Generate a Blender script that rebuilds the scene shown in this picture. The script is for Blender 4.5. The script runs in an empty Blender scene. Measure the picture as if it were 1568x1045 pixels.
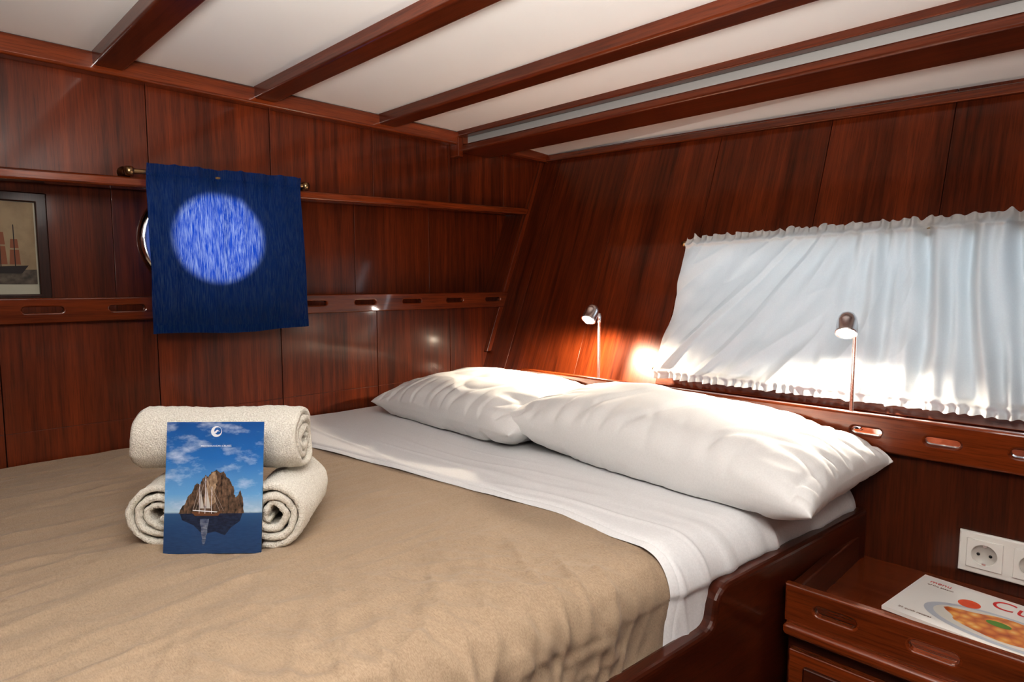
import bpy, bmesh, math, random
from mathutils import Vector, Matrix, noise
random.seed(3)
S=bpy.context.scene
COL=S.collection
CZ=1.13
try:
    S.view_settings.view_transform='Standard'
    S.view_settings.look='Medium High Contrast'
except Exception as e: print(e)
S.view_settings.exposure=0.0

# ---------------------------------------------------------------- helpers
def link(o,parent=None):
    COL.objects.link(o)
    if parent: o.parent=parent
    return o
def empty(name):
    e=bpy.data.objects.new(name,None); e.empty_display_size=.05
    return link(e)
def mesh(name,vs,fs,mat=None,smooth=False,parent=None,bevel=0,seg=2,subsurf=0,solid=0):
    m=bpy.data.meshes.new(name); m.from_pydata([tuple(v) for v in vs],[],fs); m.update()
    bm=bmesh.new(); bm.from_mesh(m); bmesh.ops.recalc_face_normals(bm,faces=bm.faces); bm.to_mesh(m); bm.free()
    if mat: m.materials.append(mat)
    for p in m.polygons: p.use_smooth=smooth
    o=bpy.data.objects.new(name,m); link(o,parent)
    if solid:
        md=o.modifiers.new('solid','SOLIDIFY'); md.thickness=solid; md.offset=0
    if bevel:
        md=o.modifiers.new('bev','BEVEL'); md.width=bevel; md.segments=seg; md.limit_method='ANGLE'
        for p in m.polygons: p.use_smooth=True
        try:
            md.harden_normals=True
        except: pass
    if subsurf:
        md=o.modifiers.new('ss','SUBSURF'); md.levels=subsurf; md.render_levels=subsurf
    return o
BF=[(0,1,2,3),(7,6,5,4),(0,4,5,1),(1,5,6,2),(2,6,7,3),(3,7,4,0)]
def boxv(x0,x1,y0,y1,z0,z1):
    return [(x0,y0,z0),(x1,y0,z0),(x1,y1,z0),(x0,y1,z0),(x0,y0,z1),(x1,y0,z1),(x1,y1,z1),(x0,y1,z1)]
def box(name,x0,x1,y0,y1,z0,z1,mat,bevel=.003,parent=None,seg=2):
    return mesh(name,boxv(x0,x1,y0,y1,z0,z1),BF,mat,False,parent,bevel,seg)
def multi(name,boxes,mat,bevel=.0015,parent=None,seg=2):
    vs=[];fs=[]
    for b in boxes:
        n=len(vs); vs+=b; fs+=[tuple(i+n for i in f) for f in BF]
    return mesh(name,vs,fs,mat,False,parent,bevel,seg)
def holeplate(name,outer,holes,thick,bev,M,mat,parent=None):
    """2-D outline with holes (lists of (u,v)), thickened, placed by matrix M (u,v,w)->world"""
    cu=bpy.data.curves.new(name+'_c','CURVE'); cu.dimensions='2D'; cu.fill_mode='BOTH'
    cu.extrude=thick/2-bev; cu.bevel_depth=bev; cu.bevel_resolution=2
    for pts in [outer]+holes:
        sp=cu.splines.new('POLY'); sp.points.add(len(pts)-1)
        for p,q in zip(sp.points,pts): p.co=(q[0],q[1],0,1)
        sp.use_cyclic_u=True
    t=bpy.data.objects.new(name+'_t',cu); COL.objects.link(t)
    dg=bpy.context.evaluated_depsgraph_get(); dg.update()
    m=bpy.data.meshes.new_from_object(t.evaluated_get(dg)); m.name=name
    bpy.data.objects.remove(t); bpy.data.curves.remove(cu)
    m.transform(M); m.materials.clear(); m.materials.append(mat)
    for p in m.polygons: p.use_smooth=False
    o=bpy.data.objects.new(name,m); return link(o,parent)
def frameM(origin,u,v):
    u=Vector(u).normalized(); v=Vector(v).normalized(); w=u.cross(v)
    M=Matrix(((u.x,v.x,w.x,origin[0]),(u.y,v.y,w.y,origin[1]),(u.z,v.z,w.z,origin[2]),(0,0,0,1)))
    return M
def slot(cx,cy,w,h,n=8):
    r=h/2; pts=[]
    for i in range(n+1):
        a=-math.pi/2+math.pi*i/n; pts.append((cx+w/2-r+r*math.cos(a),cy+r*math.sin(a)))
    for i in range(n+1):
        a=math.pi/2+math.pi*i/n; pts.append((cx-w/2+r+r*math.cos(a),cy+r*math.sin(a)))
    return pts
def circ(cx,cy,r,n=48): return [(cx+r*math.cos(2*math.pi*i/n),cy+r*math.sin(2*math.pi*i/n)) for i in range(n)]
def lathe(name,prof,origin,axis,mat,parent=None,n=40):
    """prof: list (r,h) along axis"""
    ax=Vector(axis).normalized(); t=Vector((0,0,1)) if abs(ax.z)<.9 else Vector((1,0,0))
    a=ax.cross(t).normalized(); b=ax.cross(a); O=Vector(origin); vs=[];fs=[]
    for r,h in prof:
        for i in range(n):
            th=2*math.pi*i/n; vs.append(O+ax*h+a*(r*math.cos(th))+b*(r*math.sin(th)))
    for j in range(len(prof)-1):
        for i in range(n):
            k=(i+1)%n; fs.append((j*n+i,j*n+k,(j+1)*n+k,(j+1)*n+i))
    return mesh(name,vs,fs,mat,True,parent)
def tube(name,pts,r,mat,parent=None):
    cu=bpy.data.curves.new(name,'CURVE'); cu.dimensions='3D'; cu.bevel_depth=r; cu.bevel_resolution=6; cu.use_fill_caps=True
    sp=cu.splines.new('POLY'); sp.points.add(len(pts)-1)
    for p,q in zip(sp.points,pts): p.co=(q[0],q[1],q[2],1)
    t=bpy.data.objects.new(name+'_t',cu); COL.objects.link(t)
    dg=bpy.context.evaluated_depsgraph_get(); dg.update()
    m=bpy.data.meshes.new_from_object(t.evaluated_get(dg)); m.name=name
    bpy.data.objects.remove(t); m.materials.clear(); m.materials.append(mat)
    for p in m.polygons: p.use_smooth=True
    return link(bpy.data.objects.new(name,m),parent)
def grid(name,nu,nv,fn,mat,parent=None,solid=0,smooth=True):
    vs=[fn(i/nu,j/nv) for j in range(nv+1) for i in range(nu+1)]
    fs=[(j*(nu+1)+i,j*(nu+1)+i+1,(j+1)*(nu+1)+i+1,(j+1)*(nu+1)+i) for j in range(nv) for i in range(nu)]
    return mesh(name,vs,fs,mat,smooth,parent,solid=solid)
def N(x,y,z=0): return noise.noise(Vector((x,y,z)))
def text(name,s,size,M,mat,parent):
    cu=bpy.data.curves.new(name,'FONT'); cu.body=s; cu.size=size; cu.align_x='CENTER'; cu.extrude=.0001
    t=bpy.data.objects.new(name+'_t',cu); COL.objects.link(t)
    dg=bpy.context.evaluated_depsgraph_get(); dg.update()
    m=bpy.data.meshes.new_from_object(t.evaluated_get(dg)); m.name=name
    bpy.data.objects.remove(t); m.transform(M); m.materials.clear(); m.materials.append(mat)
    return link(bpy.data.objects.new(name,m),parent)

# ---------------------------------------------------------------- materials
def newmat(name):
    m=bpy.data.materials.new(name); m.use_nodes=True; nt=m.node_tree
    return m,nt,nt.nodes,nt.links,nt.nodes['Principled BSDF']
def simple(name,col,rough=.5,metal=0,emit=None,es=0,coat=0,sheen=0):
    m,nt,n,l,p=newmat(name); p.inputs['Base Color'].default_value=(*col,1)
    p.inputs['Roughness'].default_value=rough; p.inputs['Metallic'].default_value=metal
    p.inputs['Coat Weight'].default_value=coat; p.inputs['Sheen Weight'].default_value=sheen
    if emit: p.inputs['Emission Color'].default_value=(*emit,1); p.inputs['Emission Strength'].default_value=es
    t=n.new('ShaderNodeTexNoise'); t.inputs['Scale'].default_value=60
    mr=n.new('ShaderNodeMapRange'); mr.inputs[3].default_value=max(0,rough-.04); mr.inputs[4].default_value=min(1,rough+.04)
    l.new(t.outputs['Fac'],mr.inputs[0]); l.new(mr.outputs[0],p.inputs['Roughness'])
    return m
def wood(name,axis,dark,light,rough=.36,coat=.42,var=.30,bump=.06,cr=.10,tilt=0):
    m,nt,n,l,p=newmat(name)
    tc=n.new('ShaderNodeTexCoord'); mp=n.new('ShaderNodeMapping'); m0=n.new('ShaderNodeMapping')
    m0.inputs['Rotation'].default_value=(0,tilt,0)
    sc=[1,1,1]; sc['xyz'.index(axis)]=.045
    mp.inputs['Scale'].default_value=sc
    geo=n.new('ShaderNodeNewGeometry')
    add=n.new('ShaderNodeVectorMath'); add.operation='ADD'
    mul=n.new('ShaderNodeMath'); mul.operation='MULTIPLY'; mul.inputs[1].default_value=13.7
    l.new(geo.outputs['Random Per Island'],mul.inputs[0])
    l.new(tc.outputs['Object'],m0.inputs['Vector']); l.new(m0.outputs[0],mp.inputs['Vector']); l.new(mp.outputs[0],add.inputs[0]); l.new(mul.outputs[0],add.inputs[1])
    n1=n.new('ShaderNodeTexNoise'); n1.inputs['Scale'].default_value=60; n1.inputs['Detail'].default_value=7; n1.inputs['Roughness'].default_value=.62; n1.inputs['Distortion'].default_value=.25
    n2=n.new('ShaderNodeTexNoise'); n2.inputs['Scale'].default_value=9; n2.inputs['Detail'].default_value=3
    n3=n.new('ShaderNodeTexNoise'); n3.inputs['Scale'].default_value=300; n3.inputs['Detail'].default_value=3
    for k in (n1,n2,n3): l.new(add.outputs[0],k.inputs['Vector'])
    a=n.new('ShaderNodeMath'); a.operation='MULTIPLY_ADD'; a.inputs[1].default_value=.42
    l.new(n2.outputs['Fac'],a.inputs[0]); 
    b=n.new('ShaderNodeMath'); b.operation='MULTIPLY'; b.inputs[1].default_value=.58
    l.new(n1.outputs['Fac'],b.inputs[0]); l.new(b.outputs[0],a.inputs[2])
    r=n.new('ShaderNodeValToRGB'); r.color_ramp.elements[0].position=.35; r.color_ramp.elements[1].position=.66
    r.color_ramp.elements[0].color=(*dark,1); r.color_ramp.elements[1].color=(*light,1)
    l.new(a.outputs[0],r.inputs[0])
    fine=n.new('ShaderNodeMapRange'); fine.inputs[1].default_value=.35; fine.inputs[2].default_value=.5; fine.inputs[3].default_value=.72; fine.inputs[4].default_value=1
    l.new(n3.outputs['Fac'],fine.inputs[0])
    vr=n.new('ShaderNodeMapRange'); vr.inputs[3].default_value=1-var/2; vr.inputs[4].default_value=1+var/2
    l.new(geo.outputs['Random Per Island'],vr.inputs[0])
    vv=n.new('ShaderNodeMath'); vv.operation='MULTIPLY'; l.new(fine.outputs[0],vv.inputs[0]); l.new(vr.outputs[0],vv.inputs[1])
    hs=n.new('ShaderNodeHueSaturation'); l.new(r.outputs[0],hs.inputs['Color']); l.new(vv.outputs[0],hs.inputs['Value'])
    l.new(hs.outputs[0],p.inputs['Base Color'])
    p.inputs['Roughness'].default_value=rough; p.inputs['Coat Weight'].default_value=coat; p.inputs['Coat Roughness'].default_value=cr
    p.inputs['Specular IOR Level'].default_value=.3
    bp=n.new('ShaderNodeBump'); bp.inputs['Strength'].default_value=bump; bp.inputs['Distance'].default_value=.002
    l.new(n3.outputs['Fac'],bp.inputs['Height']); l.new(bp.outputs[0],p.inputs['Normal'])
    return m
D=(.050,.0088,.0026); L=(.190,.036,.0078)
TL=-math.atan(.4)
w_v=wood('mahogany_vertical','z',D,L)
w_vshade=wood('mahogany_vertical_shaded','z',(.038,.008,.003),(.11,.024,.007))  # shaded copy of the vertical mahogany, dimness under the shelf painted in
w_s=wood('mahogany_slanted','z',D,L,tilt=TL)
w_x=wood('mahogany_x','x',(.075,.014,.004),(.22,.045,.010),.25,.7,.2,cr=.06)
w_y=wood('mahogany_y','y',(.075,.014,.004),(.22,.045,.010),.25,.7,.2,cr=.06)
w_beam=wood('mahogany_beam','y',(.055,.011,.004),(.15,.032,.010),.28,.6,.2,cr=.08)
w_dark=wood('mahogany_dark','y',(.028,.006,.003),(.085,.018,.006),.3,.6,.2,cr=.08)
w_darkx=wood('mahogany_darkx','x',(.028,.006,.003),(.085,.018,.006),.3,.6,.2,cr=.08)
w_floor=wood('floor_wood','x',(.08,.03,.012),(.2,.08,.03),.4,.3,.3)
white_ceiling=simple('ceiling_white',(.86,.855,.835),.45)
channel=simple('channel_white_shaded',(.38,.36,.34),.5)  # white channel, its shade put into the colour as grey
chrome=simple('chrome',(.80,.80,.82),.14,1)
chrome_s=simple('satin_chrome',(.85,.85,.87),.26,1)
brass=simple('aged_brass',(.35,.24,.13),.3,1)
blackm=simple('hole_shade_black',(.01,.01,.01),.4)  # paints the dark inside the socket pin holes
plastic=simple('white_plastic',(.76,.75,.71),.3)
def cloth(name,col,col2,scale,bstr,rough=.9,sheen=.2,dist=.002,weave=None):
    m,nt,n,l,p=newmat(name); tc=n.new('ShaderNodeTexCoord')
    t=n.new('ShaderNodeTexNoise'); t.inputs['Scale'].default_value=scale; t.inputs['Detail'].default_value=4
    l.new(tc.outputs['Object'],t.inputs['Vector'])
    r=n.new('ShaderNodeValToRGB'); r.color_ramp.elements[0].position=.35; r.color_ramp.elements[1].position=.65
    r.color_ramp.elements[0].color=(*col2,1); r.color_ramp.elements[1].color=(*col,1)
    p.inputs['Roughness'].default_value=rough; p.inputs['Sheen Weight'].default_value=sheen
    h=t.outputs['Fac']
    if weave:
        mp=n.new('ShaderNodeMapping'); mp.inputs['Scale'].default_value=weave; l.new(tc.outputs['Object'],mp.inputs['Vector'])
        t2=n.new('ShaderNodeTexNoise'); t2.inputs['Scale'].default_value=1; t2.inputs['Detail'].default_value=2; l.new(mp.outputs[0],t2.inputs['Vector'])
        mx=n.new('ShaderNodeMath'); mx.operation='MULTIPLY_ADD'; mx.inputs[1].default_value=.6
        ad=n.new('ShaderNodeMath'); ad.operation='MULTIPLY'; ad.inputs[1].default_value=.4; l.new(h,ad.inputs[0])
        l.new(t2.outputs['Fac'],mx.inputs[0]); l.new(ad.outputs[0],mx.inputs[2]); h=mx.outputs[0]
    l.new(h,r.inputs[0]); l.new(r.outputs[0],p.inputs['Base Color'])
    bp=n.new('ShaderNodeBump'); bp.inputs['Strength'].default_value=bstr; bp.inputs['Distance'].default_value=dist
    l.new(h,bp.inputs['Height']); l.new(bp.outputs[0],p.inputs['Normal'])
    return m
m_blanket=cloth('tan_blanket',(.355,.262,.180),(.262,.190,.127),330,.4,.92,.1,.0012,(800,170,400))
m_sheet=cloth('white_cotton',(.75,.755,.76),(.70,.705,.71),300,.1,.85,.1,.001)
m_pillow=cloth('pillow_cotton',(.79,.79,.78),(.75,.75,.74),350,.08,.8,.1,.001)
m_towel=cloth('terry_cloth',(.84,.81,.73),(.62,.58,.50),420,1.0,.95,.3,.003)
def curtainmat(name,col,fac,scalev,lo,hi,p0=.4,p1=.66,bs=.15):
    m,nt,n,l,p=newmat(name); n.remove(p); out=n['Material Output']
    tc=n.new('ShaderNodeTexCoord'); mp=n.new('ShaderNodeMapping'); mp.inputs['Scale'].default_value=scalev
    l.new(tc.outputs['Object'],mp.inputs['Vector'])
    t=n.new('ShaderNodeTexNoise'); t.inputs['Scale'].default_value=1; t.inputs['Detail'].default_value=5; t.inputs['Roughness'].default_value=.65
    l.new(mp.outputs[0],t.inputs['Vector'])
    r=n.new('ShaderNodeValToRGB'); r.color_ramp.elements[0].position=p0; r.color_ramp.elements[1].position=p1
    r.color_ramp.elements[0].color=(*lo,1); r.color_ramp.elements[1].color=(*hi,1); l.new(t.outputs['Fac'],r.inputs[0])
    d=n.new('ShaderNodeBsdfDiffuse'); d.inputs['Color'].default_value=(*col,1)
    tr=n.new('ShaderNodeBsdfTranslucent'); l.new(r.outputs[0],tr.inputs['Color'])
    bp=n.new('ShaderNodeBump'); bp.inputs['Strength'].default_value=bs; bp.inputs['Distance'].default_value=.001
    l.new(t.outputs['Fac'],bp.inputs['Height']); l.new(bp.outputs[0],d.inputs['Normal'])
    mx=n.new('ShaderNodeMixShader'); mx.inputs[0].default_value=fac
    l.new(d.outputs[0],mx.inputs[1]); l.new(tr.outputs[0],mx.inputs[2]); l.new(mx.outputs[0],out.inputs[0])
    return m
m_blue=curtainmat('blue_curtain',(.014,.045,.155),.40,(420,420,24),(.015,.09,.58),(.66,.72,.97),.42,.72,.02)
m_white=curtainmat('white_curtain',(.66,.66,.645),.22,(300,300,300),(.62,.68,.72),(.74,.80,.82))
def glassmat():
    m,nt,n,l,p=newmat('window_glass'); n.remove(p); out=n['Material Output']
    a=n.new('ShaderNodeBsdfTransparent'); g=n.new('ShaderNodeBsdfGlossy'); g.inputs['Roughness'].default_value=.02
    mx=n.new('ShaderNodeMixShader'); mx.inputs[0].default_value=.07
    l.new(a.outputs[0],mx.inputs[1]); l.new(g.outputs[0],mx.inputs[2]); l.new(mx.outputs[0],out.inputs[0]); return m
glass=glassmat()

# ---------------------------------------------------------------- room shell
YA=1.85
def xB(z): return 1.82+.40*(z-CZ)
def zr(x): return 1.362+(x-.19)*.028
def boardsA(name,xs,z0,z1,y0,y1,mat,parent=None,xmax=None,zf=None):
    bs=[]
    for a,b in zip(xs[:-1],xs[1:]):
        g=.0008
        b0=min(b-g,xB(z0)+.01); b1=min(b-g,xB(z1)+.01)
        if xmax: b0=b1=min(b-g,xmax)
        if a+g>=b0: continue
        za=zf(a) if zf else z0; zb=zf(b) if zf else z0
        bs.append([(a+g,y0,za),(b0,y0,zb),(b0,y1,zb),(a+g,y1,za),(a+g,y0,z1),(b1,y0,z1),(b1,y1,z1),(a+g,y1,z1)])
    return multi(name,bs,mat,.0010,parent)
seams=[-1.2,-.8,-.47,-.14,.19,.52,.845,1.195,1.52,1.80,2.4]
seamsl=[-1.2,-.8,-.47,-.14,.19,.52,.86,1.20,1.52,2.4]
wa=empty('wall_back')
boardsA('upper_panels',seams,1.40,1.68,YA,YA+.018,w_v,wa,zf=lambda x:zr(x)+.012)
boardsA('lower_panels',seamsl,.78,1.05,YA,YA+.018,w_v,wa)
boardsA('base_panels',seamsl,0,.78,YA,YA+.018,w_v,wa,xmax=1.49)
multi('leak_strips',[boxv(s-.02,min(s+.02,1.49),YA+.018,YA+.024,0,.78) for s in seamsl[1:-2]]+[boxv(s-.02,s+.02,YA+.018,YA+.024,.78,1.035) for s in seamsl[1:-1]]+[boxv(s-.02,s+.02,YA+.018,YA+.024,1.44,1.68) for s in seams[1:-1]],w_dark,.0,wa)  # unseen strips added behind the seams to stop light leaking in
YR=1.975
boardsA('recess_panels_a',[-1.2,-.8,-.47,-.14,.19,.46],1.04,1.42,YR,YR+.018,w_v,wa)
boardsA('recess_panels_b',[.86,1.195,1.52,2.4],1.04,1.42,YR,YR+.018,w_v,wa)
multi('recess_leak_strips',[boxv(s-.02,s+.02,YR+.018,YR+.024,1.035,1.43) for s in (-.8,-.47,-.14,.19,.46,.86,1.195,1.52)],w_dark,0,wa)  # added behind the recess seams to block light leaks
PX,PZ,PR=.668,1.25,.118
holeplate('recess_porthole_panel',[(.461,1.04),(.859,1.04),(.859,1.42),(.461,1.42)],[circ(PX,PZ,PR)],.018,.001,frameM((0,YR+.009,0),(1,0,0),(0,0,1)),w_v,wa)
box('recess_shelf',-1.2,1.80,YA,YR+.02,1.035,1.05,w_x,.001,wa)
box('recess_top',-1.2,1.93,YA+.01,YR+.02,1.42,1.44,w_darkx,.001,wa)
sl=[.10,.275,.45,.62,.79,.965,1.145,1.335,1.53,1.725]
holeplate('slotted_rail',[(-1.2,1.040),(1.785,1.040),(1.805,1.092),(-1.2,1.092)],[slot(x,1.068,.088,.022) for x in sl],.02,.004,frameM((0,YA-.010,0),(1,0,0),(0,0,1)),w_x,wa)
mesh('trim_1',[(-1.2,1.814,zr(-1.2)),(1.905,1.814,zr(1.905)),(1.905,1.87,zr(1.905)),(-1.2,1.87,zr(-1.2)),(-1.2,1.814,zr(-1.2)+.026),(1.915,1.814,zr(1.915)+.026),(1.915,1.87,zr(1.915)+.026),(-1.2,1.87,zr(-1.2)+.026)],BF,w_x,False,None,.006,3)
box('trim_2',-1.2,2.03,1.805,1.85,1.632,1.68,w_x,.008,None,3)
mesh('trim_3',[(xB(.86)-.022,1.832,.86),(xB(.86)+.005,1.832,.86),(xB(.86)+.005,1.852,.86),(xB(.86)-.022,1.852,.86),
  (xB(1.64)-.022,1.832,1.64),(xB(1.64)+.005,1.832,1.64),(xB(1.64)+.005,1.852,1.64),(xB(1.64)-.022,1.852,1.64)],BF,w_s,False,None,.004)

# slanted hull-side wall with window opening
wb=empty('wall_right')
def slant(y0,y1,z0,z1,off=0,th=.018):
    f=lambda y,z,o:(xB(z)+o,y,z)
    return [f(y0,z0,off),f(y1,z0,off),f(y1,z0,off+th),f(y0,z0,off+th),f(y0,z1,off),f(y1,z1,off),f(y1,z1,off+th),f(y0,z1,off+th)]
W0,W1,WZ0,WZ1=.10,1.03,.85,1.24
g=.0008
bs=[]
for a,b in [(1.73,1.993),(1.39,1.73),(1.03,1.39),(-.24,W0),(-.58,-.24),(-.92,-.58),(-1.2,-.92)]:
    bs.append(slant(a+g,b-g,.78,1.68))
for a,b in [(.683,1.03),(.381,.683),(W0,.381)]:
    bs.append(slant(a+g,b-g,WZ1,1.68)); bs.append(slant(a+g,b-g,.78,WZ0))
multi('slanted_panels',bs,w_s,.0010,wb)
st=[slant(s-.02,s+.02,.78,1.68,.018,.005) for s in (1.73,1.39,-.24,-.58,-.92)]
st+=[slant(s-.02,s+.02,WZ1,1.68,.018,.005) for s in (1.03,.683,.381,W0)]
st+=[slant(s-.02,s+.02,.78,WZ0,.018,.005) for s in (1.03,.683,.381,W0)]
multi('leak_strips',st,w_dark,0,wb)  # added behind the slanted boards, keeps outside light out of the seams
# headboard shelf under the window
hs_=empty('headboard_shelf')
box('shelf_front_board',1.47,1.49,-1.2,YA-.001,0,.783,w_vshade,.001,hs_)
box('shelf_top',1.472,1.69,-1.2,YA-.001,.772,.788,w_y,.001,hs_)
sy=[-.86,-.73,-.60,-.47,-.34,-.20,-.005,.13,.265,.40,.535,.67,.80,.94,1.07,1.2,1.33]
holeplate('slotted_rail',[(-1.2,.785),(1.44,.785),(1.43,.835),(1.41,.850),(1.38,.852),(-1.2,.852)],[slot(y,.820,.068,.024) for y in sy],.022,.005,frameM((1.462,0,0),(0,1,0),(0,0,1)),w_y,hs_)
def trimB(name,y0,y1,za,zb,h,dx,mat):
    def q(y,z): return [(xB(z)-dx,y,z),(xB(z)+.01,y,z),(xB(z+h)+.01,y,z+h),(xB(z+h)-dx,y,z+h)]
    v=q(y0,za)+q(y1,zb); return mesh(name,v,BF,mat,False,None,.006,3)
trimB('trim_4',-1.2,1.84,1.548,1.636,.028,.02,w_y)
# window
win=empty('window_1')
fr=[slant(W0-.03,W1+.03,WZ1,WZ1+.03,-.012,.02),slant(W0-.03,W1+.03,WZ0-.03,WZ0,-.012,.02),slant(W0-.03,W0,WZ0,WZ1,-.012,.02),slant(W1,W1+.03,WZ0,WZ1,-.012,.02)]
multi('window_frame',fr,w_y,.003,win)
mesh('glass_pane',[(xB(WZ0)+.012,W0,WZ0),(xB(WZ0)+.012,W1,WZ0),(xB(WZ1)+.012,W1,WZ1),(xB(WZ1)+.012,W0,WZ1)],[(0,1,2,3)],glass,False,win)
# porthole
port=empty('window_2')
lathe('porthole_ring',[(PR,.02),(PR-.002,-.012),(PR+.008,-.02),(PR+.026,-.018),(PR+.034,-.006),(PR+.034,.0)],(PX,YR,PZ),(0,1,0),chrome,port,64)
lathe('porthole_glass',[(.0001,.01),(PR,.01)],(PX,YR,PZ),(0,1,0),glass,port,64)

# other walls, floor, ceiling
floor=multi('floor',[boxv(-1.2,1.75,-1.2+i*.15+.001,-1.2+(i+1)*.15-.001,-.03,0) for i in range(21)]+[boxv(-1.23,1.78,-1.23,1.96,-.05,-.03)],w_floor,.001)
multi('wall_left',[boxv(-1.23,-1.2,-1.2+i*.34+.001,-1.2+(i+1)*.34-.001,0,1.68) for i in range(9)]+[boxv(-1.25,-1.23,-1.25,2.0,0,1.7)],w_v,.001)
multi('wall_front',[boxv(-1.2+i*.34+.001,-1.2+(i+1)*.34-.001,-1.23,-1.2,0,1.68) for i in range(10)]+[boxv(-1.25,2.2,-1.25,-1.23,0,1.7)],w_v,.001)
mesh('ceiling',[(-1.23,-1.23,1.68),(1.70,-1.23,1.68),(1.70,1.99,1.68),(-1.23,1.99,1.68),(2.08,-1.23,1.575),(2.08,1.99,1.660),
   (-1.23,-1.23,1.71),(1.70,-1.23,1.71),(1.70,1.99,1.71),(-1.23,1.99,1.71),(2.08,-1.23,1.71),(2.08,1.99,1.71)],
   [(0,1,2,3),(1,4,5,2),(6,7,8,9),(7,10,11,8),(0,1,7,6),(1,4,10,7),(3,2,8,9),(2,5,11,8),(0,3,9,6),(4,5,11,10)],white_ceiling)
# beams
for i,(a,b) in enumerate([(-.80,-.735),(-.40,-.335),(.0,.065),(.398,.465),(.785,.850),(1.195,1.262)]):
    box('ceiling_beam',a,b,-1.2,1.815,1.647,1.685,w_beam,.007,None,3)
bb=empty('box_beam')
box('upper_batten',1.53,1.565,-1.2,1.815,1.662,1.685,w_beam,.004,bb)
box('channel_strip',1.575,1.71,-1.2,1.83,1.632,1.68,channel,.002,bb)
box('lower_beam',1.545,1.705,-1.2,1.83,1.610,1.636,w_beam,.007,bb,3)
box('beam_bracket',1.525,1.55,1.80,1.85,1.590,1.66,w_v,.004,bb)

# ---------------------------------------------------------------- bed
bed=empty('bed')
BT=.70
SK=-.105
def ye(x): return .515+SK*(x-.65)
prof=[(-.62,.10),(1.468,.10),(1.468,.640)]
prof+=[(x,.640) for x in (1.2,.96)]
for i in range(1,13):
    t=i/12; x=.96-.075*t-.02*math.sin(t*math.pi*2)*.5; z=.640-.066*(3*t*t-2*t*t*t); prof.append((x,z))
prof+=[(.7,.570),(.3,.568),(-.62,.568)]
holeplate('side_board',prof,[],.030,.008,frameM((0,ye(0)-.022,0),(1,SK,0),(0,0,1)),w_darkx,bed)
box('foot_board',-.64,-.61,.58,1.84,.05,.66,w_v,.006,bed)
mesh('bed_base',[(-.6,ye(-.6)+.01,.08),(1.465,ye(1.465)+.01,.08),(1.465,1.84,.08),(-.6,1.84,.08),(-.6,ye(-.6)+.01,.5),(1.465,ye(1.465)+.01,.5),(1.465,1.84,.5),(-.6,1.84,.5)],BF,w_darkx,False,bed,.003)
def prof_bed(s,off,yedge,ztop=BT,r=.055):
    flat=1.835-(yedge+r)
    if s<flat:
        return 1.835-s,ztop+off,0,1
    a=(s-flat)/r
    if a<math.pi/2:
        return yedge+r-(r+off)*math.sin(a), ztop-r+(r+off)*math.cos(a), -math.sin(a), math.cos(a)
    d=(s-flat)-r*math.pi/2
    return yedge-off*.6, ztop-r-d, -1,0
def SLx(x): return 1.835-ye(x)-.055+.055*math.pi/2+.085
mesh('mattress',[(-.6,ye(-.6)+.012,.505),(1.455,ye(1.455)+.012,.505),(1.455,1.83,.505),(-.6,1.83,.505),(-.6,ye(-.6)+.012,.694),(1.455,ye(1.455)+.012,.694),(1.455,1.83,.694),(-.6,1.83,.694)],BF,m_sheet,False,bed,.05,6)
def rg(v,k): return max(0,1-abs(v)*k)
def sm(a,b,x):
    t=max(0,min(1,(x-a)/(b-a))); return t*t*(3-2*t)
def blanket_fn(u,v):
    x=-.60+u*(.90+.60); SL=SLx(x); s=v*SL
    y,z,ny,nz=prof_bed(s,.004,ye(x))
    dd=SL-s   # distance from hem
    e=max(0,min(1,1-(dd-.16)/.34))
    w=.0032*N(x*5,s*5,1)+.0020*N(x*13+s*9,s*11-x*5,4)
    w+=e*(.0060*rg(N(x*8+dd*7,dd*4-x*2,7),5)+.005*N(x*17+dd*9,dd*6,9)+.0055*rg(N(x*20-dd*10,dd*6,19),4)+.003*rg(N(x*30+dd*16,dd*9,29),3))
    w+=.0034*rg(N(x*3.5-s*2.5,s*8+x*3,12),5)*(.4+.6*abs(N(x*2,s*2,40))*2)
    w+=.0024*rg(N(x*2.5,s*16,15),4)+.0014*rg(N(x*3.5,s*30,17),3)
    w*=1-.75*sm(.68,.78,x)
    return (x,y+ny*w,z+nz*w)
grid('blanket',340,340,blanket_fn,m_blanket,None)
def foldx(y):
    base=.775+.10*max(0,min(1,(1.6-y)/.8)) - .045*max(0,min(1,(.75-y)/.35))
    return base+.006*N(y*6,2,0)+.003*N(y*20,5,0)
def sheet_layer(dx,off,xe=1.463):
    def fn(u,v):
        y0=1.835-v*(1.835-.40)
        x0=foldx(y0)+dx; x=x0+u*(xe-x0); s=v*SLx(x); dd=SLx(x)-s
        y,z,ny,nz=prof_bed(s,off,ye(x))
        e=max(0,min(1,1-(dd-.10)/.18))
        edge=min(1,(x-x0)/.012); 
        w=.003*N(x*7,s*5,21)+.0035*e*N(x*16+s*3,s*6,23)
        w+=e*(.008*rg(N(x*8+dd*2,dd*2.5,27),4)+.003*N(x*30,dd*6,29))
        w+=.003*rg(N(x*16-s*1.2,s*2.2,31),5)*max(0,1-(x-x0)/.25)
        w-= .005*(1-edge)**2
        return (x,y+ny*w,z+nz*w)
    return fn
sh=grid('bed_sheet',180,280,sheet_layer(.0,.014),m_sheet,None)
grid('sheet_hem',8,280,(lambda f:(lambda u,v:f(u*.12,v)))(sheet_layer(-.012,.0105)),m_sheet,sh)

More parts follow.
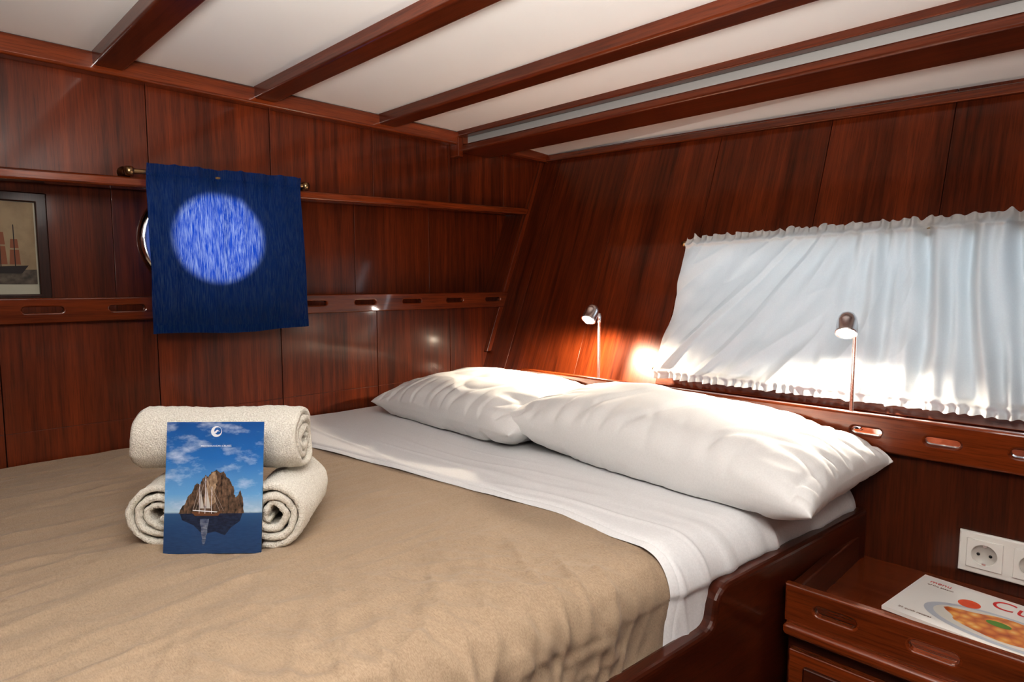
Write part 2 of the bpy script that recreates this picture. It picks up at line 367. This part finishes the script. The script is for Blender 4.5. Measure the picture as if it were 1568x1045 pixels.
# pillows
def pillow(name,L,Wd,T,center,tilt,yaw,seed,roll=0):
    nu,nv=170,120
    M=Matrix.Translation(Vector(center))@Matrix.Rotation(math.radians(yaw),4,'Z')@Matrix.Rotation(math.radians(-tilt),4,'Y')@Matrix.Rotation(math.radians(roll),4,'X')
    vs=[]
    def P(u,v,side):
        a=u*2-1;b=v*2-1
        a=math.sin(a*math.pi/2)*.45+a*.55; b=math.sin(b*math.pi/2)*.45+b*.55
        k=1-.06*(1-b*b)*abs(a)**3; h=1-.07*(1-a*a)*abs(b)**3
        yy=a*L/2*k; xx=b*Wd/2*h
        ca=max(0,1-abs(a)**2.7); cb=max(0,1-abs(b)**2.6)
        t=T/2*(ca*cb)**.42
        w=.006*N(xx*6+seed,yy*5,side*3)+.003*N(xx*14,yy*14+seed,side*5)
        ea=max(0,(abs(a)-.55)/.45); eb=max(0,(abs(b)-.35)/.65)
        pl=.007*N(yy*26+seed,xx*6,side)*eb*(1-abs(b)**8)+.014*N(xx*30+seed,yy*5,side+9)*ea*(1-abs(a)**8)
        pl+=-.006*rg(N(yy*16+seed*2,xx*5+yy*3,side+4),5)*eb-.009*rg(N(xx*16+yy*5+seed,yy*6,side+6),5)*ea
        cr=-.005*rg(N(xx*4+yy*3+seed,yy*3-xx*2,side+2),8)
        t2=t+(w+pl+cr)*min(1,t/.03)
        return M@Vector((xx,yy,side*max(t2,.0015)))
    def clamp(p):
        if p.z<BT+.018: p.z=BT+.018+ (p.z-BT-.018)*.04
        if p.z<.858 and p.x>1.444: p.x=1.444+(p.x-1.444)*.03
        if p.y>1.825: p.y=1.825
        return p
    fs=[]
    n=(nu+1)*(nv+1)
    for side in (1,-1):
        for j in range(nv+1):
            for i in range(nu+1):
                vs.append(clamp(P(i/nu,j/nv,side)))
    for s0 in (0,n):
        for j in range(nv):
            for i in range(nu):
                a=s0+j*(nu+1)+i; fs.append((a,a+1,a+nu+2,a+nu+1) if s0==0 else (a,a+nu+1,a+nu+2,a+1))
    ring=[i for i in range(nu+1)]+[j*(nu+1)+nu for j in range(1,nv+1)]+[nv*(nu+1)+i for i in range(nu-1,-1,-1)]+[j*(nu+1) for j in range(nv-1,0,-1)]
    for k in range(len(ring)):
        a=ring[k];b=ring[(k+1)%len(ring)]; fs.append((a,b,b+n,a+n))
    return mesh(name,vs,fs,m_pillow,True)
pillow('pillow',.78,.41,.185,(1.285,.745,.777),3,-3,1.3,3)
pillow('pillow',.68,.42,.165,(1.29,1.395,.775),5,-4,7.7,-1)

# ---------------------------------------------------------------- towels & brochure
B0=Vector((.291,1.063,.708)); UX=Vector((.724,-.689,0)).normalized(); NB=Vector((.689,.724,0)).normalized(); UZ=Vector((0,0,1))
def towel(name,center,axis,up,R,Ln,turns,seed,sq=1.0,flip=1,start=0):
    ax=Vector(axis).normalized(); up=Vector(up); sd=ax.cross(up)*flip
    K=int(turns*44); J=46; r0=.010
    pitch=(R-r0)/turns; th=pitch*.84
    vs=[];fs=[]
    for j in range(J+1):
        h=(j/J-.5)*Ln
        for k in range(K+1):
            a=k/K*turns*2*math.pi+start; r=r0+(R-r0)*k/K
            for q in (1,-1):
                rr=r+q*th/2 - (q*.0025 if j in(0,J) else 0)
                jit=.0022*N(math.cos(a)*R*90+seed,math.sin(a)*R*90+r*40,h*90)+.0035*N(a*1.2+seed,r*30,h*14)
                rr+=jit
                hh=h*(1+ .06*N(a*.8+seed,r*25,3)) 
                p=Vector(center)+ax*hh+sd*(rr*math.cos(a))+up*(rr*math.sin(a)*sq)
                vs.append(p)
    W=2*(K+1)
    for j in range(J):
        for k in range(K):
            o=j*W+2*k
            fs.append((o,o+2,o+W+2,o+W)); fs.append((o+1,o+W+1,o+W+3,o+3))
        o=j*W; fs.append((o,o+W,o+W+1,o+1)); o=j*W+2*K; fs.append((o,o+1,o+W+1,o+W))
    for k in range(K):
        o=2*k; fs.append((o,o+1,o+3,o+2)); o=J*W+2*k; fs.append((o,o+2,o+3,o+1))
    return mesh(name,vs,fs,m_towel,True)
towel('rolled_towel',B0+UX*(-.032)+NB*(.030+.10)+UZ*.052,NB+UX*-.12,UZ,.048,.20,3.0,1,.98,1,-1.2)
towel('rolled_towel',B0+UX*(.160)+NB*(.020+.09)+UZ*.054,NB+UX*-.05,UZ,.049,.18,3.0,5,1.06,-1,-1.2)
towel('rolled_towel',B0+UX*(.055)+NB*.115+UZ*.156,UX,UZ,.054,.272,3.0,9,.94,1,2.6)
# brochure
bro=empty('travel_brochure')
lean=math.radians(9); UP=(UZ*math.cos(lean)+NB*math.sin(lean)).normalized()
BW,BH=.152,.205
MB=frameM(B0,UX,UP)
def flat(name,pts,lift,mat,M,parent):
    vs=[M@Vector((p[0],p[1],lift)) for p in pts]; return mesh(name,vs,[tuple(range(len(pts)))],mat,False,parent)
def skymat():
    m,nt,n,l,p=newmat('brochure_print'); tc=n.new('ShaderNodeTexCoord'); sp=n.new('ShaderNodeSeparateXYZ'); l.new(tc.outputs['Object'],sp.inputs[0])
    mr=n.new('ShaderNodeMapRange'); mr.inputs[1].default_value=B0.z; mr.inputs[2].default_value=B0.z+BH*math.cos(lean); l.new(sp.outputs['Z'],mr.inputs[0])
    r=n.new('ShaderNodeValToRGB'); e=r.color_ramp.elements; e[0].position=0; e[0].color=(.006,.020,.070,1); e[1].position=1; e[1].color=(.014,.085,.28,1)
    for pos,c in [(.20,(.012,.045,.13,1)),(.30,(.03,.10,.22,1)),(.315,(.36,.50,.62,1)),(.45,(.13,.33,.60,1)),(.72,(.025,.15,.42,1))]:
        k=e.new(pos); k.color=c
    l.new(mr.outputs[0],r.inputs[0])
    mp=n.new('ShaderNodeMapping'); mp.inputs['Scale'].default_value=(26,26,60); l.new(tc.outputs['Object'],mp.inputs[0])
    t=n.new('ShaderNodeTexNoise'); t.inputs['Scale'].default_value=1; t.inputs['Detail'].default_value=8; t.inputs['Roughness'].default_value=.6; l.new(mp.outputs[0],t.inputs['Vector'])
    c=n.new('ShaderNodeValToRGB'); c.color_ramp.elements[0].position=.50; c.color_ramp.elements[1].position=.78; c.color_ramp.elements[0].color=(0,0,0,1); c.color_ramp.elements[1].color=(.7,.7,.7,1)
    l.new(t.outputs['Fac'],c.inputs[0])
    gt=n.new('ShaderNodeMath'); gt.operation='GREATER_THAN'; gt.inputs[1].default_value=.305; l.new(mr.outputs[0],gt.inputs[0])
    mu=n.new('ShaderNodeMath'); mu.operation='MULTIPLY'; l.new(gt.outputs[0],mu.inputs[0]); l.new(c.outputs[0],mu.inputs[1])
    mx=n.new('ShaderNodeMixRGB'); l.new(mu.outputs[0],mx.inputs[0]); l.new(r.outputs[0],mx.inputs[1]); mx.inputs[2].default_value=(.66,.72,.82,1)
    mp2=n.new('ShaderNodeMapping'); mp2.inputs['Scale'].default_value=(90,90,600); l.new(tc.outputs['Object'],mp2.inputs[0])
    t2=n.new('ShaderNodeTexNoise'); t2.inputs['Scale'].default_value=1; t2.inputs['Detail'].default_value=4; l.new(mp2.outputs[0],t2.inputs['Vector'])
    lt=n.new('ShaderNodeMath'); lt.operation='LESS_THAN'; lt.inputs[1].default_value=.305; l.new(mr.outputs[0],lt.inputs[0])
    m3=n.new('ShaderNodeMath'); m3.operation='MULTIPLY'; l.new(lt.outputs[0],m3.inputs[0]); l.new(t2.outputs['Fac'],m3.inputs[1])
    mx2=n.new('ShaderNodeMixRGB'); l.new(m3.outputs[0],mx2.inputs[0]); l.new(mx.outputs[0],mx2.inputs[1]); mx2.inputs[2].default_value=(.03,.08,.18,1)
    l.new(mx2.outputs[0],p.inputs['Base Color']); p.inputs['Roughness'].default_value=.3; return m
m_sky=skymat()
vsb=[MB@Vector(v) for v in boxv(0,BW,0,BH,-.0022,0)]
mesh('cover',vsb,BF,m_sky,False,bro)
m_rock=cloth('rock_print',(.19,.12,.08),(.010,.008,.007),190,.0,.4,0,weave=(300,300,90))
m_rockr=cloth('rock_light_print',(.42,.30,.20),(.14,.09,.06),220,.0,.4,0,weave=(300,300,90))
m_wp=simple('white_ink',(.80,.83,.87),.4); m_hull=simple('hull_print',(.14,.06,.03),.4)
m_rig=simple('rigging_ink',(.50,.48,.46),.4)
m_dk=cloth('dark_reflection_print',(.020,.035,.075),(.006,.010,.028),200,0,.4,0,weave=(90,90,700))
flat('rock_reflection',[(.024,.063),(.122,.063),(.118,.050),(.104,.040),(.095,.028),(.080,.034),(.060,.030),(.046,.044),(.028,.052)],.0002,m_dk,MB,bro)
random.seed(11)
def rough(pts,amp,k=4):
    out=[]
    for (x0,z0),(x1,z1) in zip(pts[:-1],pts[1:]):
        for i in range(k):
            t=i/k; out.append((x0+(x1-x0)*t+random.uniform(-amp,amp),z0+(z1-z0)*t+random.uniform(-amp,amp)))
    out.append(pts[-1]); return out
rock=[(.022,.062),(.026,.070),(.032,.078),(.036,.088),(.042,.094),(.046,.106),(.050,.110),(.054,.106),(.058,.116),(.063,.122),(.067,.119),(.072,.126),(.080,.130),(.085,.125),(.091,.127),(.096,.118),(.101,.115),(.104,.106),(.107,.104),(.108,.092),(.111,.086),(.114,.090),(.117,.098),(.120,.090),(.123,.074),(.124,.062)]
flat('rock_island',rough(rock,.0008),.0003,m_rock,MB,bro)
flat('rock_sunlit_face',rough([(.060,.075),(.064,.100),(.066,.117),(.072,.124),(.079,.128),(.081,.112),(.078,.098),(.080,.080),(.070,.072)],.0012),.0004,m_rockr,MB,bro)
flat('sailboat_hull',[(.042,.065),(.078,.0615),(.090,.066),(.084,.0585),(.048,.0585)],.0006,m_hull,MB,bro)
flat('sailboat_deck',[(.044,.0665),(.082,.0638),(.083,.0650),(.045,.0678)],.0007,m_wp,MB,bro)
for x,h in ((.054,.046),(.063,.058),(.073,.042)):
    flat('mast',[(x,.062),(x+.0007,.062),(x+.0007,.062+h),(x,.062+h)],.0006,m_wp,MB,bro)
for (x0,z0,x1,z1) in ((.044,.066,.0545,.106),(.048,.066,.0635,.118),(.092,.066,.0735,.103),(.086,.066,.0637,.116)):
    flat('rigging',[(x0,z0),(x0+.0004,z0),(x1+.0003,z1),(x1-.0001,z1+.0002)],.0006,m_rig,MB,bro)
flat('sail',[(.0555,.070),(.0618,.070),(.0560,.098)],.00065,m_rig,MB,bro)
flat('sail',[(.0650,.070),(.0720,.070),(.0650,.104)],.00065,m_rig,MB,bro)
flat('reflection',rough([(.056,.054),(.070,.054),(.067,.034),(.065,.018),(.061,.012),(.059,.026),(.056,.054)],.0009),.0004,cloth('reflection_print',(.20,.22,.27),(.03,.05,.11),200,0,.4,0,weave=(90,90,900)),MB,bro)
holeplate('logo_ring',circ(.078,.190,.0085,32),[circ(.080,.191,.0058,32)],.0004,.0,MB@Matrix.Translation((0,0,.0004)),m_wp,bro)
flat('logo_bird',[(.074,.189),(.079,.193),(.084,.190),(.080,.1905),(.077,.187)],.0006,m_wp,MB,bro)
text('caption','MEDITERRANEAN CRUISES',.0040,MB@Matrix.Translation((.078,.166,.0004)),m_wp,bro)

# ---------------------------------------------------------------- blue porthole curtain
pc=empty('porthole_curtain')
def blue_fn(u,v):
    x=.497+u*.410+ .014*(1-v)*(u-.3); z=.998+v*.432
    amp=.004+.006*v**3
    y=1.784+amp*math.sin(u*34+3*N(u*5,v*2))*(.5+.5*N(u*4,v,3))+.012*N(u*6,v*2,5)+.009*N(u*14,v*2.0,8)
    z+=.004*math.sin(u*7+1)*(1-v)+ (.004*N(u*22,1,1) if v>.97 else 0) + .010*u*v
    x+=.004*N(v*4,1,3)
    return (x,y,z)
grid('fabric',150,120,blue_fn,m_blue,pc)
def hem_fn(u,v):
    p=blue_fn(u,v*.05); return (p[0],p[1]-.0015,p[2]-.0005)
grid('bottom_hem',150,6,hem_fn,m_blue,pc)
def hem2_fn(u,v):
    p=blue_fn(u,.93+v*.012); return (p[0],p[1]-.0015,p[2])
grid('rod_pocket_seam',150,3,hem2_fn,m_blue,pc)
tube('curtain_rod',[(.455,1.802,1.408),(.935,1.802,1.420)],.006,brass,pc)
for x,z in((.462,1.408),(.928,1.420)):
    lathe('rod_bracket',[(.0001,0),(.016,0),(.016,.004),(.008,.008),(.008,.035),(.012,.04),(.0001,.045)],(x,1.85,z),(0,-1,0),brass,pc,24)
    lathe('rod_cap',[(.0001,-.010),(.011,-.008),(.012,0),(.011,.008),(.0001,.01)],(x,1.802,z),(1,0,0),brass,pc,24)

# ---------------------------------------------------------------- white window curtain
wc=empty('window_curtain')
CY0,CY1=.205,1.045
def white_fn(u,v):
    y=CY1+(CY0-CY1)*u; z=.845+v*(.432+.020*u)
    y+= (-.005+.012*math.sin(v*5+1))*(1-u)*(1-v) - .045*u*(1-v)
    ends=max(0,abs(v-.5)*2-.88)/.12
    rt=max(0,min(1,(u-.45)/.4))
    mid=1-.70*ends**.5
    q=u*1.0+ (v-.5)*(-.42)*(1-rt*.8)       # folds lean from upper right to lower left
    d=.023*N(q*5,v*.7,2)+.013*(1-rt*.4)*rg(N(q*9,v*.9+u,6),3)+.009*N(q*17,v*1.2,16)
    d+=rt*(.014*math.sin(u*62+2.4*N(u*4,v*1.5,1))+.010*math.sin(u*118+3.0*N(u*6,v*1.8,5)))
    d+=.010*N(u*12+v*3,v*7-u*3,44)*(1-v)
    d+=.004*N(u*40,v*2.0,4)*(.3+rt)
    d*=mid
    d+=(.009*N(u*60,v*3,4)+.007*math.sin(u*240+N(u*30,v*3)*3))*ends
    d+=.009*math.exp(-((v-.945)/.014)**2)+.008*math.exp(-((v-.05)/.014)**2)
    bot=.006*N(u*40,0,7)*(1-v)**12+.014*N(u*48,0,9)*v**16
    return (xB(z)-.044-d,y,z+bot)
grid('fabric',560,190,white_fn,m_white,wc)
def rodpt(y,z): return (xB(z)-.028,y,z)
tube('upper_rod',[rodpt(CY1+.015,1.256),rodpt(CY0-.02,1.272)],.004,brass,wc)
tube('lower_rod',[rodpt(CY1+.015,.868),rodpt(CY0-.07,.868)],.004,brass,wc)
for y,z in((CY1+.012,1.256),(CY0-.015,1.272),(CY1+.012,.868),(CY0-.065,.868)):
    lathe('rod_end',[(.0001,-.008),(.008,-.006),(.009,0),(.006,.030)],(xB(z)-.034,y,z),(1,0,0),brass,wc,20)

# ---------------------------------------------------------------- reading lamps
m_bulb=simple('lamp_bulb',(1,.95,.85),.3,emit=(1,.94,.84),es=90)
def lamp(x,y,d,power,sd,col):
    e=empty('reading_lamp'); zb=.788; zt=1.035
    lathe('base',[(.0001,0),(.026,0),(.026,.006),(.020,.010),(.007,.013),(.0001,.013)],(x,y,zb),(0,0,1),chrome,e)
    lathe('pole',[(.0055,0),(.0055,.012),(.0048,.014),(.0048,zt-zb-.03),(.0065,zt-zb-.028),(.0065,zt-zb),(.0001,zt-zb+.002)],(x,y,zb),(0,0,1),chrome_s,e)
    d=Vector(d).normalized(); hc=Vector((x-.026,y+.010,zt+.004))
    tube('swivel',[(x,y,zt-.006),tuple(hc)],.004,chrome_s,e)
    top=hc-d*.026
    lathe('shade',[(.0001,0),(.008,.001),(.015,.005),(.0195,.013),(.022,.024),(.022,.050),(.0235,.052),(.0235,.056),(.021,.056),(.019,.040),(.0001,.036)],top,d,chrome_s,e)
    lathe('bulb',[(.0001,.066),(.008,.064),(.015,.058),(.018,.048),(.0001,.040)],top,d,m_bulb,e,24)
    ld=bpy.data.lights.new('lamp_spot','SPOT'); ld.energy=power; ld.color=col; ld.spot_size=math.radians(172); ld.spot_blend=.45; ld.shadow_soft_size=.012
    lo=bpy.data.objects.new('lamp_spot',ld); lo.location=top+d*.074; lo.rotation_euler=Vector(sd).to_track_quat('-Z','Y').to_euler(); link(lo,e)
lamp(1.612,.478,(-.55,-.12,-.80),10,(-.30,.02,-1),(1,.91,.78))
lamp(1.612,1.222,(-.60,-.02,-.80),24,(.02,.06,-1),(1,.84,.64))

# ---------------------------------------------------------------- nightstand
ns=empty('nightstand')
NX=1.095; NY=.418
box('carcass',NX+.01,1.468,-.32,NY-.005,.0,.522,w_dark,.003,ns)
box('top_moulding',NX-.018,1.468,-.33,NY-.003,.520,.542,w_y,.009,ns,4)
box('tray_base',NX+.005,1.468,-.32,NY-.005,.542,.547,w_y,.002,ns)
holeplate('tray_rail_front',[(-.32,.542),(NY-.004,.542),(NY-.004,.602),(-.32,.602)],[slot(y,.573,.074,.026) for y in(-.25,-.10,.05,.195,.335)],.018,.004,frameM((NX+.010,0,0),(0,1,0),(0,0,1)),w_y,ns)
box('tray_rail_side',NX+.018,1.466,NY-.022,NY-.004,.542,.602,w_darkx,.004,ns)
for z0,z1 in((.36,.495),(.21,.345),(.06,.195)):
    box('drawer_frame',NX-.006,NX+.012,-.31,NY-.012,z0,z1,w_y,.004,ns)
    box('drawer_panel',NX-.014,NX-.004,-.285,NY-.04,z0+.022,z1-.022,w_dark,.004,ns,3)
    holeplate('drawer_pull',slot(.03,(z0+z1)/2,.09,.026),[slot(.03,(z0+z1)/2,.07,.012)],.01,.002,frameM((NX-.018,0,0),(0,1,0),(0,0,1)),brass,ns)
# magazine
mg=empty('food_magazine')
MM=frameM((1.240,.302,.5545),(-.13,-1,0),(1,-.13,0))
vsm=[MM@Vector(v) for v in boxv(0,.290,0,.198,-.0065,0)]
m_paper=simple('magazine_paper',(.78,.77,.74),.25); mesh('pages',vsm,BF,m_paper,False,mg)
m_red=simple('red_ink',(.6,.02,.02),.4); 
def foodmat():
    m,nt,n,l,p=newmat('food_print'); tc=n.new('ShaderNodeTexCoord'); v=n.new('ShaderNodeTexVoronoi'); v.inputs['Scale'].default_value=55
    l.new(tc.outputs['Object'],v.inputs['Vector']); r=n.new('ShaderNodeValToRGB'); e=r.color_ramp.elements
    e[0].color=(.80,.62,.30,1); e[1].color=(.30,.04,.01,1); k=e.new(.3); k.color=(.72,.34,.08,1); k=e.new(.6); k.color=(.55,.16,.04,1)
    l.new(v.outputs['Distance'],r.inputs[0]); l.new(r.outputs[0],p.inputs['Base Color']); p.inputs['Roughness'].default_value=.3; return m
fm=foodmat()
flat('plate_print',[(.165+.120*math.cos(a),.068+.058*math.sin(a)) for a in [i*math.pi/20 for i in range(40)]],.0003,simple('plate_print',(.42,.45,.50),.3),MM,mg)
flat('plate_inner_print',[(.165+.106*math.cos(a),.069+.050*math.sin(a)) for a in [i*math.pi/20 for i in range(40)]],.0004,simple('plate_inner_print',(.62,.60,.55),.3),MM,mg)
flat('food_photo',[(.165+.088*math.cos(a)*(1+.12*math.sin(5*a)),.072+.042*math.sin(a)*(1+.1*math.cos(4*a))) for a in [i*math.pi/16 for i in range(32)]],.0005,fm,MM,mg)
flat('tomato_photo',circ(.095,.128,.017,24),.0006,simple('tomato_ink',(.7,.08,.02),.4),MM,mg)
flat('tomato_photo',circ(.215,.060,.014,24),.0007,simple('tomato_ink_b',(.6,.05,.02),.4),MM,mg)
flat('basil_photo',[(.150+.018*math.cos(a),.085+.010*math.sin(a)) for a in [i*math.pi/8 for i in range(16)]],.0007,simple('basil_ink',(.10,.25,.04),.4),MM,mg)
text('title','Cucina',.052,MM@Matrix.Translation((.190,.150,.0004)),m_red,mg)
text('subtitle','menu',.016,MM@Matrix.Translation((.036,.168,.0004)),m_red,mg)
text('subtitle_b','of the season',.008,MM@Matrix.Translation((.040,.155,.0004)),m_hull,mg)
text('subtitle_c','20 quick recipes',.008,MM@Matrix.Translation((.045,.020,.0004)),m_hull,mg)
# socket
so=empty('wall_socket')
MS=frameM((1.470,.226,.577),(0,-1,0),(0,0,1))
holeplate('plate',[(0,0),(.148,0),(.148,.074),(0,.074)],[],.010,.003,MS@Matrix.Translation((0,0,.005)),plastic,so)
m_well=simple('socket_well',(.50,.48,.44),.4)
for cx in(.038,.110):
    cz=.037
    o=MS@Vector((cx,cz,.010)); ax=(-1,0,0)
    s=.027
    holeplate('socket_square',[(cx-s,cz-s),(cx+s,cz-s),(cx+s,cz+s),(cx-s,cz+s)],[circ(cx,cz,.0205,40)],.004,.001,MS@Matrix.Translation((0,0,.0115)),plastic,so)
    lathe('socket_well',[(.0205,.004),(.020,.0005),(.0001,.0003)],o,ax,m_well,so)
    for d in(-.0095,.0095):
        lathe('pin_hole',[(.0001,.0012),(.0028,.0012),(.0028,0)],MS@Vector((cx+d,cz,.010)),ax,blackm,so,16)
    for d in(-.018,.018):
        c=MS@Vector((cx,cz+d,.012)); box('earth_clip',c.x-.001,c.x+.001,c.y-.003,c.y+.003,c.z-.002,c.z+.002,chrome,0,so)

# ---------------------------------------------------------------- framed ship picture
pf=empty('picture_frame')
fx0,fx1,fz0,fz1=.11,.312,1.082,1.350; fy=YR-.001
MP=frameM((0,fy,0),(1,0,0),(0,0,1))
m_fr=wood('dark_frame','z',(.02,.007,.004),(.06,.018,.009),.35,.3)
holeplate('frame',[(fx0,fz0),(fx1,fz0),(fx1,fz1),(fx0,fz1)],[[(fx0+.018,fz0+.018),(fx1-.018,fz0+.018),(fx1-.018,fz1-.018),(fx0+.018,fz1-.018)]],.016,.003,MP@Matrix.Translation((0,0,.009)),m_fr,pf)
def pic(pts,lift,name,mat): return flat(name,pts,lift,mat,MP,pf)
m_mat=simple('mat_board',(.50,.48,.38),.7)
pic([(fx0+.01,fz0+.01),(fx1-.01,fz0+.01),(fx1-.01,fz1-.01),(fx0+.01,fz1-.01)],.004,'mat_board',m_mat)
a0,a1,b0,b1=fx0+.032,fx1-.024,fz0+.046,fz1-.022
pic([(a0,b0),(a1,b0),(a1,b1),(a0,b1)],.005,'sky_print',cloth('sepia_sky',(.36,.27,.16),(.24,.17,.10),20,0,.6,0))
pic([(a0,b0),(a1,b0),(a1,b0+.036),(a0,b0+.032)],.0055,'sea_print',cloth('sepia_sea',(.14,.11,.08),(.05,.04,.03),60,0,.6,0))
m_sail=simple('sail_print',(.26,.09,.04),.6); m_hl=simple('ship_hull_print',(.02,.012,.01),.6)
pic([(.17,b0+.026),(.258,b0+.026),(.272,b0+.046),(.165,b0+.040)],.006,'ship_hull',m_hl)
for sx in (.19,.218,.246):
    pic([(sx-.001,b0+.04),(sx+.001,b0+.04),(sx+.001,b0+.145),(sx-.001,b0+.145)],.0062,'mast_print',m_hl)
for sx,sz,w,h in((.190,.048,.024,.040),(.218,.048,.026,.044),(.246,.048,.022,.036),(.190,.092,.019,.024),(.218,.096,.021,.030),(.246,.088,.017,.022)):
    pic([(sx-w/2,b0+sz),(sx+w/2,b0+sz),(sx+w*.4,b0+sz+h),(sx-w*.4,b0+sz+h)],.006,'sail',m_sail)

# ---------------------------------------------------------------- added fill lamps (unseen, behind the viewer)
def fill_lamp(x,y,power,r=.10,z=1.56,col=(1,.97,.93)):
    e=empty('added_fill_lamp')
    lathe('fill_lamp_ring',[(.06,0),(.065,.006),(.065,.018),(.055,.022)],(x,y,1.68),(0,0,-1),chrome,e)
    ld=bpy.data.lights.new('fill_light','POINT'); ld.energy=power; ld.shadow_soft_size=r; ld.color=col
    lo=bpy.data.objects.new('fill_light',ld); lo.location=(x,y,z); link(lo,e)
fill_lamp(.22,-.12,6)
fill_lamp(-.55,.35,3.5)
fill_lamp(.66,-.7,2.5)
# photographer's bounce flash aimed at the ceiling
fl=bpy.data.lights.new('bounce_flash','AREA'); fl.shape='DISK'; fl.size=.30; fl.energy=40; fl.color=(1,.975,.94); fl.spread=math.radians(125)
fo=bpy.data.objects.new('bounce_flash',fl); fo.location=(-.15,-.12,1.20); fo.rotation_euler=Vector((.6,.6,1.3)).to_track_quat('-Z','Y').to_euler(); link(fo)

# daylight outside
def spot(name,loc,target,power,size,blend,rad,col):
    ld=bpy.data.lights.new(name,'SPOT'); ld.energy=power; ld.spot_size=math.radians(size); ld.spot_blend=blend; ld.shadow_soft_size=rad; ld.color=col
    o=bpy.data.objects.new(name,ld); o.location=loc; o.rotation_euler=(Vector(target)-Vector(loc)).to_track_quat('-Z','Y').to_euler(); link(o)
spot('porthole_daylight',(PX,4.5,PZ),(PX,2,PZ),900,9,.1,.26,(.78,.86,1))
sd=bpy.data.lights.new('window_daylight','AREA'); sd.shape='RECTANGLE'; sd.size=1.1; sd.size_y=.6; sd.energy=8; sd.color=(.80,.90,1)
so_=bpy.data.objects.new('window_daylight',sd); so_.location=(2.25,.57,1.10); so_.rotation_euler=Vector((-1,0,-.1)).to_track_quat('-Z','Y').to_euler(); link(so_)
w=bpy.data.worlds.new('sky'); S.world=w; w.use_nodes=True
bg=w.node_tree.nodes['Background']; bg.inputs[0].default_value=(.52,.76,.88,1); bg.inputs[1].default_value=.75

# ---------------------------------------------------------------- camera
cd=bpy.data.cameras.new('camera'); cd.sensor_width=36; cd.lens=36*971/1568
co=bpy.data.objects.new('camera',cd); co.location=(0,0,CZ); co.rotation_euler=(math.radians(90-5.2),0,math.radians(-45)); link(co)
cd.clip_start=.01
S.camera=co
